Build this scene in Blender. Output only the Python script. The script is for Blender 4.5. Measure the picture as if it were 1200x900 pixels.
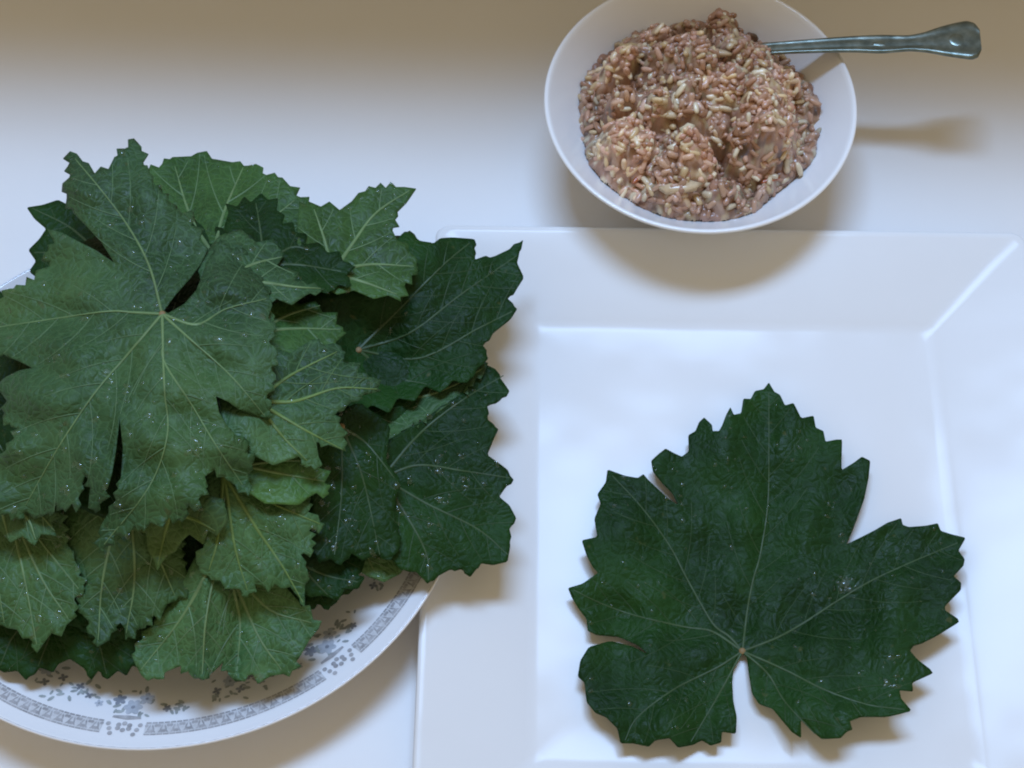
import bpy, bmesh, math, random
import numpy as np
from mathutils import Vector, Matrix
from mathutils.geometry import delaunay_2d_cdt

for o in list(bpy.data.objects):
    bpy.data.objects.remove(o, do_unlink=True)
scene = bpy.context.scene
COL = scene.collection

# ------------------------------------------------------------------ camera
F = 1900.0                       # focal length in pixels of the 1200 x 900 photograph
TH = math.radians(27.0)
DIST = 0.68
CAM = np.array([0.0, -DIST * math.sin(TH), DIST * math.cos(TH)])
cam_d = bpy.data.cameras.new('camera')
cam_d.sensor_width = 36.0
cam_d.lens = F / 1200.0 * 36.0
cam_d.clip_start = 0.01
cam_d.clip_end = 50.0
cam = bpy.data.objects.new('camera', cam_d)
cam.location = CAM
cam.rotation_euler = (TH, 0, 0)
COL.objects.link(cam)
scene.camera = cam

# ------------------------------------------------------------------ room light
world = bpy.data.worlds.new('World')
scene.world = world
world.use_nodes = True
bg = world.node_tree.nodes['Background']
bg.inputs['Color'].default_value = (1.0, 0.82, 0.54, 1)
bg.inputs['Strength'].default_value = 0.43

def area(name, loc, target, sx, sy, col, watts):
    d = bpy.data.lights.new(name, 'AREA')
    d.shape = 'RECTANGLE'; d.size = sx; d.size_y = sy
    d.color = col; d.energy = watts
    o = bpy.data.objects.new(name, d)
    o.location = loc
    o.rotation_euler = (Vector(target) - Vector(loc)).to_track_quat('-Z', 'Y').to_euler()
    COL.objects.link(o)
    return o
WIN_EL = math.radians(73.0)
area('window_light', (-0.08, 0.05 + 2.5 * math.cos(WIN_EL), 2.5 * math.sin(WIN_EL)), (0.05, 0.02, 0),
     1.2, 0.44, (0.40, 0.62, 1.0), 60.0)

scene.view_settings.view_transform = 'Standard'
scene.view_settings.look = 'None'
scene.view_settings.exposure = 0.0
scene.view_settings.gamma = 1.0
scene.view_settings.use_curve_mapping = False
scene.render.engine = 'CYCLES'
scene.cycles.use_denoising = True
scene.cycles.max_bounces = 8
scene.cycles.transmission_bounces = 6
scene.cycles.caustics_refractive = False
scene.cycles.caustics_reflective = False
scene.cycles.filter_width = 2.0

# ------------------------------------------------------------------ helpers
def ray_points(p, z):
    """photograph position and height above the table -> place in the room"""
    p = np.atleast_2d(np.asarray(p, float))
    z = np.broadcast_to(np.asarray(z, float), (len(p),))
    x = (p[:, 0] - 600.0) / F
    y = (450.0 - p[:, 1]) / F
    c, s = math.cos(TH), math.sin(TH)
    dy = y * c + s
    dz = y * s - c
    t = (z - CAM[2]) / dz
    return np.stack([CAM[0] + t * x, CAM[1] + t * dy, z], 1)

def pt(u, v, z=0.0):
    return Vector(ray_points([(u, v)], z)[0])

def link(o, parent=None):
    COL.objects.link(o)
    if parent is not None:
        o.parent = parent
    return o

def mesh_obj(name, verts, faces, mat, parent=None, smooth=True):
    me = bpy.data.meshes.new(name)
    me.from_pydata([tuple(v) for v in verts], [], [tuple(f) for f in faces])
    me.update()
    if smooth:
        me.polygons.foreach_set('use_smooth', [True] * len(me.polygons))
    if mat is not None:
        me.materials.append(mat)
    return link(bpy.data.objects.new(name, me), parent)

def empty(name, loc):
    o = bpy.data.objects.new(name, None)
    o.location = loc
    o.empty_display_size = 0.01
    return link(o)

def tag(o, label=None, cat=None, group=None, kind=None):
    if label: o['label'] = label
    if cat: o['category'] = cat
    if group: o['group'] = group
    if kind: o['kind'] = kind
    return o

# ------------------------------------------------------------------ materials
def new_mat(name):
    m = bpy.data.materials.new(name)
    m.use_nodes = True
    nt = m.node_tree
    return m, nt, nt.nodes['Principled BSDF']

def N(nt, typ, **kw):
    n = nt.nodes.new(typ)
    for k, v in kw.items():
        setattr(n, k, v)
    return n

def noise_node(nt, coord, scale, detail=4.0, rough=0.55, dist=0.0):
    n = N(nt, 'ShaderNodeTexNoise')
    n.inputs['Scale'].default_value = scale
    n.inputs['Detail'].default_value = detail
    n.inputs['Roughness'].default_value = rough
    n.inputs['Distortion'].default_value = dist
    nt.links.new(coord, n.inputs['Vector'])
    return n

def ramp(nt, src, stops):
    r = N(nt, 'ShaderNodeValToRGB')
    el = r.color_ramp.elements
    while len(el) < len(stops):
        el.new(0.5)
    for e, (p, c) in zip(el, stops):
        e.position = p
        e.color = (*c, 1)
    nt.links.new(src, r.inputs['Fac'])
    return r

def bump(nt, height, strength, distance, prev=None):
    b = N(nt, 'ShaderNodeBump')
    b.inputs['Strength'].default_value = strength
    b.inputs['Distance'].default_value = distance
    nt.links.new(height, b.inputs['Height'])
    if prev is not None:
        nt.links.new(prev, b.inputs['Normal'])
    return b.outputs['Normal']

def ceramic(name, col, rough, wav=0.0, wscale=12.0, ior=1.5, coat=0.0, spec=0.5):
    m, nt, p = new_mat(name)
    tc = N(nt, 'ShaderNodeTexCoord')
    n1 = noise_node(nt, tc.outputs['Object'], 9.0, 5)
    r = ramp(nt, n1.outputs['Fac'], [(0.3, tuple(c * 0.965 for c in col)), (0.7, col)])
    nt.links.new(r.outputs['Color'], p.inputs['Base Color'])
    p.inputs['Roughness'].default_value = rough
    p.inputs['IOR'].default_value = ior
    p.inputs['Specular IOR Level'].default_value = spec
    if coat:
        p.inputs['Coat Weight'].default_value = coat
        p.inputs['Coat Roughness'].default_value = 0.06
    if wav:
        n2 = noise_node(nt, tc.outputs['Object'], wscale, 2)
        nt.links.new(bump(nt, n2.outputs['Fac'], 1.0, wav), p.inputs['Normal'])
    return m

M_table = ceramic('table_white', (0.78, 0.765, 0.75), 0.45)
M_square = ceramic('square_plate_glaze', (0.80, 0.80, 0.80), 0.18, 0.0015, 15.0, 1.45, 0.0, 0.17)
M_round = ceramic('round_plate_glaze', (0.86, 0.86, 0.87), 0.12, 0.0001, 20.0)
M_bowl = ceramic('bowl_glaze', (0.86, 0.86, 0.86), 0.14, 0.0001, 20.0)
M_shade_ledge = ceramic('shade_ledge_paint', (0.70, 0.66, 0.58), 0.6)

def leaf_mat(name, dark, light, rough, bump_k, vein_net, hue_scale=26.0, spec=0.42):
    m, nt, p = new_mat(name)
    tc = N(nt, 'ShaderNodeTexCoord')
    co = tc.outputs['Object']
    oi = N(nt, 'ShaderNodeObjectInfo')
    n1 = noise_node(nt, co, hue_scale, 6, 0.6)
    base = ramp(nt, n1.outputs['Fac'], [(0.28, dark), (0.72, light)])
    big = noise_node(nt, co, 11.0, 3, 0.6, 0.4)
    bigr = ramp(nt, big.outputs['Fac'], [(0.38, (0.66, 0.66, 0.74)), (0.52, (1.0, 1.0, 1.0)), (0.68, (1.28, 1.16, 0.92))])
    mb = N(nt, 'ShaderNodeMixRGB', blend_type='MULTIPLY'); mb.inputs['Fac'].default_value = 0.85
    nt.links.new(base.outputs['Color'], mb.inputs['Color1']); nt.links.new(bigr.outputs['Color'], mb.inputs['Color2'])
    spot = noise_node(nt, co, 150.0, 2, 0.5)
    spr = ramp(nt, spot.outputs['Fac'], [(0.70, (0, 0, 0)), (0.76, (1, 1, 1))])
    sm_ = N(nt, 'ShaderNodeMath', operation='MULTIPLY'); sm_.inputs[1].default_value = 0.45
    nt.links.new(spr.outputs['Color'], sm_.inputs[0])
    base = N(nt, 'ShaderNodeMixRGB', blend_type='MIX')
    nt.links.new(sm_.outputs[0], base.inputs['Fac']); nt.links.new(mb.outputs['Color'], base.inputs['Color1'])
    base.inputs['Color2'].default_value = (0.085, 0.085, 0.028, 1)
    # net of small veins between the ribs
    warp = noise_node(nt, co, 60.0, 2)
    add = N(nt, 'ShaderNodeMixRGB', blend_type='ADD')
    add.inputs['Fac'].default_value = 0.012
    nt.links.new(co, add.inputs['Color1']); nt.links.new(warp.outputs['Color'], add.inputs['Color2'])
    vo = N(nt, 'ShaderNodeTexVoronoi', feature='DISTANCE_TO_EDGE')
    vo.inputs['Scale'].default_value = 300.0
    nt.links.new(add.outputs['Color'], vo.inputs['Vector'])
    vo2 = N(nt, 'ShaderNodeTexVoronoi', feature='DISTANCE_TO_EDGE')
    vo2.inputs['Scale'].default_value = 800.0
    nt.links.new(add.outputs['Color'], vo2.inputs['Vector'])
    vr = ramp(nt, vo.outputs['Distance'], [(0.0, (1, 1, 1)), (0.09, (0, 0, 0))])
    mix = N(nt, 'ShaderNodeMixRGB', blend_type='MIX')
    mul = N(nt, 'ShaderNodeMath', operation='MULTIPLY')
    mul.inputs[1].default_value = vein_net
    nt.links.new(vr.outputs['Color'], mul.inputs[0])
    nt.links.new(mul.outputs[0], mix.inputs['Fac'])
    nt.links.new(base.outputs['Color'], mix.inputs['Color1'])
    mix.inputs['Color2'].default_value = (*[min(1, c * 1.75 + 0.008) for c in light], 1)
    hsv = N(nt, 'ShaderNodeHueSaturation')
    mr = N(nt, 'ShaderNodeMapRange')
    mr.inputs['To Min'].default_value = 0.82; mr.inputs['To Max'].default_value = 1.18
    nt.links.new(oi.outputs['Random'], mr.inputs['Value'])
    nt.links.new(mr.outputs['Result'], hsv.inputs['Value'])
    nt.links.new(mix.outputs['Color'], hsv.inputs['Color'])
    nt.links.new(hsv.outputs['Color'], p.inputs['Base Color'])
    n3 = noise_node(nt, co, 90.0, 4)
    rr = ramp(nt, n3.outputs['Fac'], [(0.3, (rough - 0.13,) * 3), (0.7, (rough + 0.12,) * 3)])
    nt.links.new(rr.outputs['Color'], p.inputs['Roughness'])
    b1 = bump(nt, vo.outputs['Distance'], bump_k, 0.0016)
    b2 = bump(nt, vo2.outputs['Distance'], bump_k * 0.6, 0.0006, b1)
    b3 = bump(nt, n3.outputs['Fac'], 0.16, 0.0010, b2)
    nt.links.new(b3, p.inputs['Normal'])
    p.inputs['IOR'].default_value = 1.40
    p.inputs['Specular IOR Level'].default_value = spec
    return m

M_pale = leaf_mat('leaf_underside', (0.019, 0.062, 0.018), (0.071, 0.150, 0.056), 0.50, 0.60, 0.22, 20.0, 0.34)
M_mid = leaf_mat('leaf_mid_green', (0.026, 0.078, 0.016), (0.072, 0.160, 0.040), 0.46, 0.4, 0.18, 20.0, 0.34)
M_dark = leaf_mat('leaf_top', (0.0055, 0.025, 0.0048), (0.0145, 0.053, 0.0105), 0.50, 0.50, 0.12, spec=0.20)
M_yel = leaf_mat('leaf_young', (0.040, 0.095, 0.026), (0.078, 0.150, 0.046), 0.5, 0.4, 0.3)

def plain(name, col, rough, ior=1.45, metal=0.0, sub=0.0, var=0.25, nscale=120.0):
    m, nt, p = new_mat(name)
    tc = N(nt, 'ShaderNodeTexCoord')
    n1 = noise_node(nt, tc.outputs['Object'], nscale, 4)
    r = ramp(nt, n1.outputs['Fac'], [(0.3, tuple(c * (1 - var) for c in col)), (0.7, tuple(min(1, c * (1 + var * 0.5)) for c in col))])
    nt.links.new(r.outputs['Color'], p.inputs['Base Color'])
    p.inputs['Roughness'].default_value = rough
    p.inputs['IOR'].default_value = ior
    p.inputs['Metallic'].default_value = metal
    return m

M_vein_pale = plain('vein_pale', (0.15, 0.24, 0.095), 0.5)
M_vein_yel = plain('vein_yellow', (0.15, 0.24, 0.065), 0.5)
M_vein_dark = plain('vein_dark', (0.040, 0.080, 0.027), 0.5)
M_vein_sub = {M_vein_pale: plain('vein_pale_fine', (0.125, 0.215, 0.100), 0.55), M_vein_yel: plain('vein_yellow_fine', (0.095, 0.175, 0.060), 0.55), M_vein_dark: plain('vein_dark_fine', (0.028, 0.065, 0.020), 0.5)}
M_stub = plain('stalk_scar', (0.26, 0.17, 0.07), 0.6)
M_print_grey = plain('print_grey', (0.46, 0.45, 0.46), 0.15, var=0.35, nscale=300)
M_print_blue = plain('print_blue', (0.32, 0.34, 0.38), 0.15, var=0.35, nscale=300)
M_print_pale = plain('print_pale_blue', (0.54, 0.57, 0.62), 0.15, var=0.2, nscale=300)
M_print_band = plain('print_band', (0.66, 0.66, 0.67), 0.15, var=0.15, nscale=400)
M_print_leaf = plain('print_green_grey', (0.40, 0.43, 0.42), 0.15, var=0.3, nscale=300)

mw, nt, p = new_mat('water')
out = nt.nodes['Material Output']
nt.nodes.remove(p)
lw = N(nt, 'ShaderNodeLayerWeight'); lw.inputs['Blend'].default_value = 0.5
pw = N(nt, 'ShaderNodeMath', operation='POWER'); pw.inputs[1].default_value = 4.0
nt.links.new(lw.outputs['Facing'], pw.inputs[0])
fr = N(nt, 'ShaderNodeMath', operation='MULTIPLY_ADD'); fr.inputs[1].default_value = 0.35; fr.inputs[2].default_value = 0.045
nt.links.new(pw.outputs[0], fr.inputs[0])
gl = N(nt, 'ShaderNodeBsdfGlossy'); gl.inputs['Roughness'].default_value = 0.13
tp = N(nt, 'ShaderNodeBsdfTransparent'); tp.inputs['Color'].default_value = (1.0, 1.0, 1.0, 1)
mx = N(nt, 'ShaderNodeMixShader')
nt.links.new(fr.outputs[0], mx.inputs['Fac']); nt.links.new(tp.outputs[0], mx.inputs[1]); nt.links.new(gl.outputs[0], mx.inputs[2])
nt.links.new(mx.outputs[0], out.inputs['Surface'])
M_water = mw

ms, nt, p = new_mat('spoon_steel')
tc = N(nt, 'ShaderNodeTexCoord')
n1 = noise_node(nt, tc.outputs['Object'], 180.0, 4)
r = ramp(nt, n1.outputs['Fac'], [(0.3, (0.12, 0.145, 0.125)), (0.7, (0.28, 0.32, 0.28))])
nt.links.new(r.outputs['Color'], p.inputs['Base Color'])
p.inputs['Metallic'].default_value = 1.0
p.inputs['Roughness'].default_value = 0.30
nt.links.new(bump(nt, n1.outputs['Fac'], 0.4, 0.0004), p.inputs['Normal'])
M_steel = ms

def tint_mat(name, rough, bumpd, trans=0.0):
    m, nt, p = new_mat(name)
    at = N(nt, 'ShaderNodeAttribute', attribute_name='tint')
    tc = N(nt, 'ShaderNodeTexCoord')
    n1 = noise_node(nt, tc.outputs['Object'], 260.0, 3)
    mx = N(nt, 'ShaderNodeMixRGB', blend_type='MULTIPLY')
    mx.inputs['Fac'].default_value = 0.55
    r = ramp(nt, n1.outputs['Fac'], [(0.3, (0.6, 0.52, 0.45)), (0.65, (1.0, 1.0, 1.0))])
    nt.links.new(at.outputs['Color'], mx.inputs['Color1'])
    nt.links.new(r.outputs['Color'], mx.inputs['Color2'])
    nt.links.new(mx.outputs['Color'], p.inputs['Base Color'])
    p.inputs['Roughness'].default_value = rough
    p.inputs['Subsurface Weight'].default_value = trans
    p.inputs['Coat Weight'].default_value = 0.25
    p.inputs['Coat Roughness'].default_value = 0.12
    p.inputs['Subsurface Radius'].default_value = (0.002, 0.001, 0.0006)
    p.inputs['Subsurface Scale'].default_value = 1.0
    nt.links.new(bump(nt, n1.outputs['Fac'], 0.6, bumpd), p.inputs['Normal'])
    return m
M_grain = tint_mat('cooked_rice', 0.30, 0.0004)
M_meat = tint_mat('minced_meat', 0.38, 0.0012)

# ------------------------------------------------------------------ table and unseen shade ledge
def box(name, lo, hi, mat, bev=0.0, parent=None):
    bm = bmesh.new()
    bmesh.ops.create_cube(bm, size=1.0)
    for v in bm.verts:
        v.co = Vector([lo[i] + (v.co[i] + 0.5) * (hi[i] - lo[i]) for i in range(3)])
    if bev:
        bmesh.ops.bevel(bm, geom=bm.edges[:], offset=bev, segments=3, affect='EDGES')
    me = bpy.data.meshes.new(name)
    bm.to_mesh(me); bm.free()
    me.materials.append(mat)
    return link(bpy.data.objects.new(name, me), parent)

tab = box('table_top', (-0.75, -0.75, -0.03), (0.75, 0.46, 0.0), M_table, 0.004)
tag(tab, kind='structure')
shade_block = box('shade_ledge', (-0.75, 0.226, 0.0), (0.75, 0.46, 0.350), M_shade_ledge, 0.003)  # unseen block, added to cast the soft shade band across the table
shade_block.rotation_euler = (0, 0, math.radians(-2.4))
tag(shade_block, kind='structure')

# ------------------------------------------------------------------ square plate
def rounded_square(hx, hy, r, n=8):
    pts = []
    for cx, cy, a0 in ((hx - r, hy - r, 0), (-hx + r, hy - r, 90), (-hx + r, -hy + r, 180), (hx - r, -hy + r, 270)):
        for k in range(n + 1):
            a = math.radians(a0 + 90.0 * k / n)
            pts.append((cx + r * math.cos(a), cy + r * math.sin(a)))
    return pts

tl = pt(509, 262, 0.018); tr = pt(1193, 269, 0.018)
SQ = (tr.x - tl.x) / 2 + 0.0015
sq_c = Vector(((tl.x + tr.x) / 2, (tl.y + tr.y) / 2 - SQ - 0.0095, 0))
HX, HY = SQ, SQ + 0.010
RH = 0.86
prof = [  # (inset from the outer edge, height, corner radius)
    (0.055, 0.0020, 0.010), (0.050, 0.0, 0.010), (0.046, 0.0, 0.010), (0.044, 0.0022, 0.010),
    (0.022, 0.0080, 0.008), (0.003, 0.0135, 0.006), (0.0004, 0.0150, 0.006), (0.0, 0.0163, 0.006),
    (0.0005, 0.0176, 0.006), (0.0016, 0.0180, 0.0055), (0.0034, 0.0176, 0.005),
    (0.015, 0.0146, 0.0045), (0.030, 0.0102, 0.004), (0.0385, 0.0076, 0.004), (0.0405, 0.0068, 0.004),
    (0.0425, 0.0060, 0.004), (0.046, 0.0055, 0.004), (0.060, 0.0054, 0.004)]
verts, faces = [], []
nseg = 36
for ins, z, rad in prof:
    for x, y in rounded_square(HX - ins, HY - ins, rad):
        verts.append((x, y, z if z < 0.0056 else 0.0055 + (z - 0.0055) * RH))
for k in range(len(prof) - 1):
    for i in range(nseg):
        j = (i + 1) % nseg
        faces.append((k * nseg + i, k * nseg + j, (k + 1) * nseg + j, (k + 1) * nseg + i))
faces.append(tuple(range(nseg - 1, -1, -1)))
faces.append(tuple((len(prof) - 1) * nseg + i for i in range(nseg)))
sq = mesh_obj('square_plate', verts, faces, M_square)
sq.location = sq_c
sq.rotation_euler = (0, 0, math.radians(-0.9))
bv = sq.modifiers.new('soft', 'SUBSURF'); bv.levels = 0; bv.render_levels = 0
tag(sq, 'glossy white square plate with wide sloping rim under the single leaf', 'plate')

# ------------------------------------------------------------------ lathe
def lathe(name, prof, mat, seg=128, parent=None, sy=1.0):
    verts, faces = [], []
    for r, z in prof:
        for i in range(seg):
            a = 2 * math.pi * i / seg
            verts.append((r * math.cos(a), r * math.sin(a) * sy, z))
    for k in range(len(prof) - 1):
        for i in range(seg):
            j = (i + 1) % seg
            faces.append((k * seg + i, k * seg + j, (k + 1) * seg + j, (k + 1) * seg + i))
    faces.append(tuple(range(seg - 1, -1, -1)))
    faces.append(tuple((len(prof) - 1) * seg + i for i in range(seg)))
    return mesh_obj(name, verts, faces, mat, parent)

# ------------------------------------------------------------------ round plate with printed border
RPZ = 0.0275
e_r = pt(547, 580, RPZ); e_l = pt(-160, 580, RPZ); e_b = pt(190, 879, RPZ)
RP = (e_r.x - e_l.x) / 2
SYP = 0.95
rp_c = Vector(((e_r.x + e_l.x) / 2, e_b.y + RP * SYP, 0))
plate = empty('round_plate', rp_c)
tag(plate, 'round white china plate with grey printed border under the heap of leaves', 'plate')
def rp_z(t):      # upper face of the plate, t = radius / outer radius
    if t < 0.58: return 0.0050
    if t < 0.70:
        k = (t - 0.58) / 0.12
        return 0.0050 + 0.0055 * k * k * (3 - 2 * k)
    k = (t - 0.70) / 0.30
    return 0.0105 + 0.0170 * k ** 1.1
pp = [(0.50, 0.0025), (0.53, 0.0), (0.56, 0.0), (0.575, 0.002), (0.70, 0.0075), (0.85, 0.0155), (0.975, 0.0238), (0.995, 0.0256), (1.0, 0.0268)]
top = [(0.996, 0.0275)] + [(t, rp_z(t)) for t in (0.985, 0.96, 0.93, 0.9, 0.86, 0.82, 0.78, 0.74, 0.70, 0.68, 0.66, 0.64, 0.62, 0.60, 0.58, 0.4)]
lathe('plate_body', [(t * RP, z) for t, z in pp + top], M_round, 160, plate, SYP)

def plate_pt(t, a, lift=0.00018):
    return (t * RP * math.cos(a), t * RP * SYP * math.sin(a), rp_z(t) + lift)

def decal(name, polys, mat, lift=0.00018):
    """flat print: each polygon a fan of (t, angle) points around its centre"""
    verts, faces = [], []
    for poly in polys:
        b = len(verts)
        ct = sum(q[0] for q in poly) / len(poly); ca = sum(q[1] for q in poly) / len(poly)
        verts.append(plate_pt(ct, ca, lift))
        for t, a in poly: verts.append(plate_pt(t, a, lift))
        for i in range(len(poly)):
            faces.append((b, b + 1 + i, b + 1 + (i + 1) % len(poly)))
    return mesh_obj(name, verts, faces, mat, plate)

def blob(t, a, rt, n=10, ph=0.0, sq=1.0, rot=0.0):
    out = []
    for i in range(n):
        q = 2 * math.pi * i / n + ph
        dx, dy = rt * math.cos(q), rt * sq * math.sin(q)
        rx = dx * math.cos(rot) - dy * math.sin(rot); ry = dx * math.sin(rot) + dy * math.cos(rot)
        out.append((t + rx, a + ry / t))
    return out

rng = random.Random(5)
ROS = [math.radians(-94 + 45 * k) for k in range(8)]       # rosettes of the border
for k in range(8):
    a0 = ROS[k] + math.radians(4.2); a1 = ROS[(k + 1) % 8] + (2 * math.pi if k == 7 else 0) - math.radians(4.2)
    polys = []
    n = 30
    for i in range(n):
        a = a0 + (a1 - a0) * (i + 0.5) / n
        w = (a1 - a0) / n
        # scroll stroke, two bars and a dot
        polys.append([(0.893, a - 0.42 * w), (0.899, a - 0.44 * w), (0.899, a + 0.44 * w), (0.893, a + 0.42 * w)])
        polys.append([(0.938, a - 0.46 * w), (0.943, a - 0.46 * w), (0.943, a + 0.46 * w), (0.938, a + 0.46 * w)])
        s = 1 if i % 2 else -1
        polys.append([(0.903, a - 0.30 * w * s), (0.912, a - 0.05 * w * s), (0.924, a + 0.04 * w * s), (0.934, a + 0.34 * w * s),
                      (0.934, a + 0.05 * w * s), (0.920, a - 0.22 * w * s), (0.909, a - 0.40 * w * s)])
        polys.append(blob(0.928, a - 0.30 * w * s, 0.0065, 7))
        polys.append(blob(0.907, a + 0.28 * w * s, 0.0060, 7))
    n2 = 40
    decal('printed_band', [[(0.899, a0 + (a1 - a0) * i / n2), (0.938, a0 + (a1 - a0) * i / n2), (0.938, a0 + (a1 - a0) * (i + 1) / n2), (0.899, a0 + (a1 - a0) * (i + 1) / n2)] for i in range(n2)], M_print_band, 0.0001)
    decal('printed_border', polys, M_print_grey)
    # end scrolls
    polys = [blob(0.905 + 0.018 * q, ROS[k] + sg * math.radians(3.2 - 0.5 * q), 0.008, 8) for q in range(3) for sg in (-1, 1)]
    for q in range(6):
        polys.append(blob(0.913 + 0.013 * math.cos(q * math.pi / 3), ROS[k] + 0.022 * math.sin(q * math.pi / 3), 0.0085, 8))
    polys.append([(0.872, ROS[k] - 0.05), (0.88, ROS[k] - 0.052), (0.885, ROS[k]), (0.88, ROS[k] + 0.052), (0.872, ROS[k] + 0.05), (0.868, ROS[k])])
    decal('printed_rosette', polys, M_print_grey, 0.00022)
def flower(t, a, size, mat, petals=5):
    ph = rng.random() * 6
    polys = []
    for i in range(petals):
        q = ph + 2 * math.pi * i / petals
        polys.append(blob(t + 0.62 * size * math.cos(q), a + 0.62 * size * math.sin(q) / t, size * 0.5, 9, 0, 0.75, q))
    decal('printed_flower', polys, mat, 0.00020)
    decal('printed_flower_heart', [blob(t, a, size * 0.25, 8)], M_print_blue, 0.00030)
def sprig(t, a, n, spread):
    polys = []
    for i in range(n):
        tt = t + rng.uniform(-spread, spread); aa = a + rng.uniform(-spread, spread) * 1.6
        polys.append(blob(tt, aa, rng.uniform(0.008, 0.015), 7, 0, 0.45, rng.random() * 3))
    decal('printed_sprig', polys, M_print_leaf, 0.00016)
for k in range(8):
    a = ROS[k]
    flower(0.835, a + 0.01, 0.028, M_print_pale, 6)
    flower(0.80, a + 0.055, 0.022, M_print_pale, 5)
    flower(0.81, a - 0.05, 0.020, M_print_blue, 5)
    sprig(0.815, a, 16, 0.055)
    m = a + math.radians(22.5)
    for da, dt in ((-0.06, 0.0), (0.03, 0.02), (0.08, -0.02)):
        flower(0.80 + dt, m + da, 0.014, M_print_blue, 4)
    flower(0.775, m + 0.0, 0.022, M_print_pale, 6)
    flower(0.79, a - math.radians(13), 0.014, M_print_blue, 4)
    flower(0.815, a - math.radians(10), 0.012, M_print_blue, 4)
    sprig(0.79, m, 12, 0.05)
    sprig(0.79, a - math.radians(11), 8, 0.035)
    sprig(0.82, a + math.radians(9), 10, 0.04)
    sprig(0.83, m + math.radians(6), 10, 0.04)
    flower(0.84, a + math.radians(8), 0.013, M_print_blue, 5)
    flower(0.835, a - math.radians(7), 0.013, M_print_pale, 5)
decal('rim_line', [[(0.9915, math.radians(q)), (0.9955, math.radians(q)), (0.9955, math.radians(q + 2)), (0.9915, math.radians(q + 2))] for q in range(0, 360, 2)], M_print_blue)  # thin blue-grey line just inside the plate edge

# ------------------------------------------------------------------ bowl
BOWL_C = Vector((0.0805, 0.1140, 0))
BK, BH = 1.026, 0.76
bowl = empty('serving_bowl', BOWL_C)
tag(bowl, 'plain white china bowl holding the rice and meat filling', 'bowl')
bprof = [(0.0245, 0.0025), (0.0250, 0.0), (0.0280, 0.0), (0.0285, 0.0035), (0.0310, 0.0075), (0.0375, 0.0170), (0.0470, 0.0290), (0.0565, 0.0425),
         (0.0640, 0.0540), (0.0650, 0.0556), (0.0652, 0.0564), (0.0648, 0.0571), (0.0640, 0.0573), (0.0633, 0.0568),
         (0.0622, 0.0550), (0.0540, 0.0428), (0.0448, 0.0305), (0.0350, 0.0195), (0.0240, 0.0120), (0.0120, 0.0092), (0.004, 0.0088)]
lathe('bowl_body', [(r * BK, z * BH) for r, z in bprof], M_bowl, 128, bowl)

# ------------------------------------------------------------------ filling
def sines(seed, n, lo, hi):
    r = np.random.RandomState(seed)
    lam = r.uniform(lo, hi, n); ang = r.uniform(0, 2 * math.pi, n); ph = r.uniform(0, 2 * math.pi, n)
    kx, ky = 2 * math.pi / lam * np.cos(ang), 2 * math.pi / lam * np.sin(ang)
    def f(p):
        p = np.atleast_2d(p)
        return np.sin(p[:, :1] * kx + p[:, 1:2] * ky + ph).sum(1) / math.sqrt(n)
    return f
fill_big = sines(3, 7, 0.020, 0.042)
fill_small = sines(9, 12, 0.009, 0.017)
_rc = np.random.RandomState(77)
CLUMP = []
for _i in range(30):
    _r = 0.046 * math.sqrt(_rc.rand()); _a = _rc.rand() * 6.283
    CLUMP.append((_r * math.cos(_a), _r * math.sin(_a), _rc.uniform(0.007, 0.0135), _rc.uniform(0.004, 0.0120)))
CL_T = [_rc.uniform(0.80, 1.25) for _i in CLUMP]
def clump_tone(x, y):
    best, t = 0.0, 0.85
    for (cx, cy, cr, ch), k in zip(CLUMP, CL_T):
        q = 1 - ((x - cx) ** 2 + (y - cy) ** 2) / cr ** 2
        if q > 0 and ch * math.sqrt(q) > best: best, t = ch * math.sqrt(q), k
    return t
def fill_h(p):
    p = np.atleast_2d(np.asarray(p, float))
    ang = np.arctan2(p[:, 1], p[:, 0])
    r = np.hypot(p[:, 0], p[:, 1] - 0.0012) / (1 + 0.05 * np.sin(3 * ang + 1) + 0.045 * np.sin(5 * ang + 2.2) + 0.03 * np.sin(9 * ang))
    t = np.clip(r / 0.0530, 0, 1.15)
    edge = np.clip((1 - t) / 0.15, 0, 1)
    edge = edge * edge * (3 - 2 * edge)
    z = 0.0390 + 0.0225 * (1 - t ** 3.2) - 0.03 * np.clip(t - 1, 0, 1) + 0.0034 * fill_big(p) * edge + 0.0012 * fill_small(p) * edge
    bz = np.zeros(len(p))
    for cx, cy, cr, ch in CLUMP:
        q = 1 - ((p[:, 0] - cx) ** 2 + (p[:, 1] - cy) ** 2) / cr ** 2
        bz = np.maximum(bz, ch * np.sqrt(np.clip(q, 0, 1)))
    z += 1.50 * (bz - 0.0062) * edge
    z += 0.008 * np.exp(-(((p[:, 0] - 0.018) / 0.016) ** 2 + ((p[:, 1] - 0.0) / 0.02) ** 2)) * edge
    z += 0.006 * np.exp(-(((p[:, 0] + 0.012) / 0.02) ** 2 + ((p[:, 1] - 0.022) / 0.014) ** 2)) * edge
    z -= 0.012 * np.exp(-(((p[:, 0] - 0.004) / 0.007) ** 2 + ((p[:, 1] + 0.026) / 0.018) ** 2)) * edge
    return z
FZ = -0.0088
filling = empty('rice_filling', BOWL_C + Vector((0, 0, 0.0336 + FZ)))
tag(filling, 'lumpy pinkish brown mixture of cooked rice and minced meat heaped in bowl', 'rice filling')
FO = np.array([0, 0, 0.0336])
rs = np.random.RandomState(11)
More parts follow.
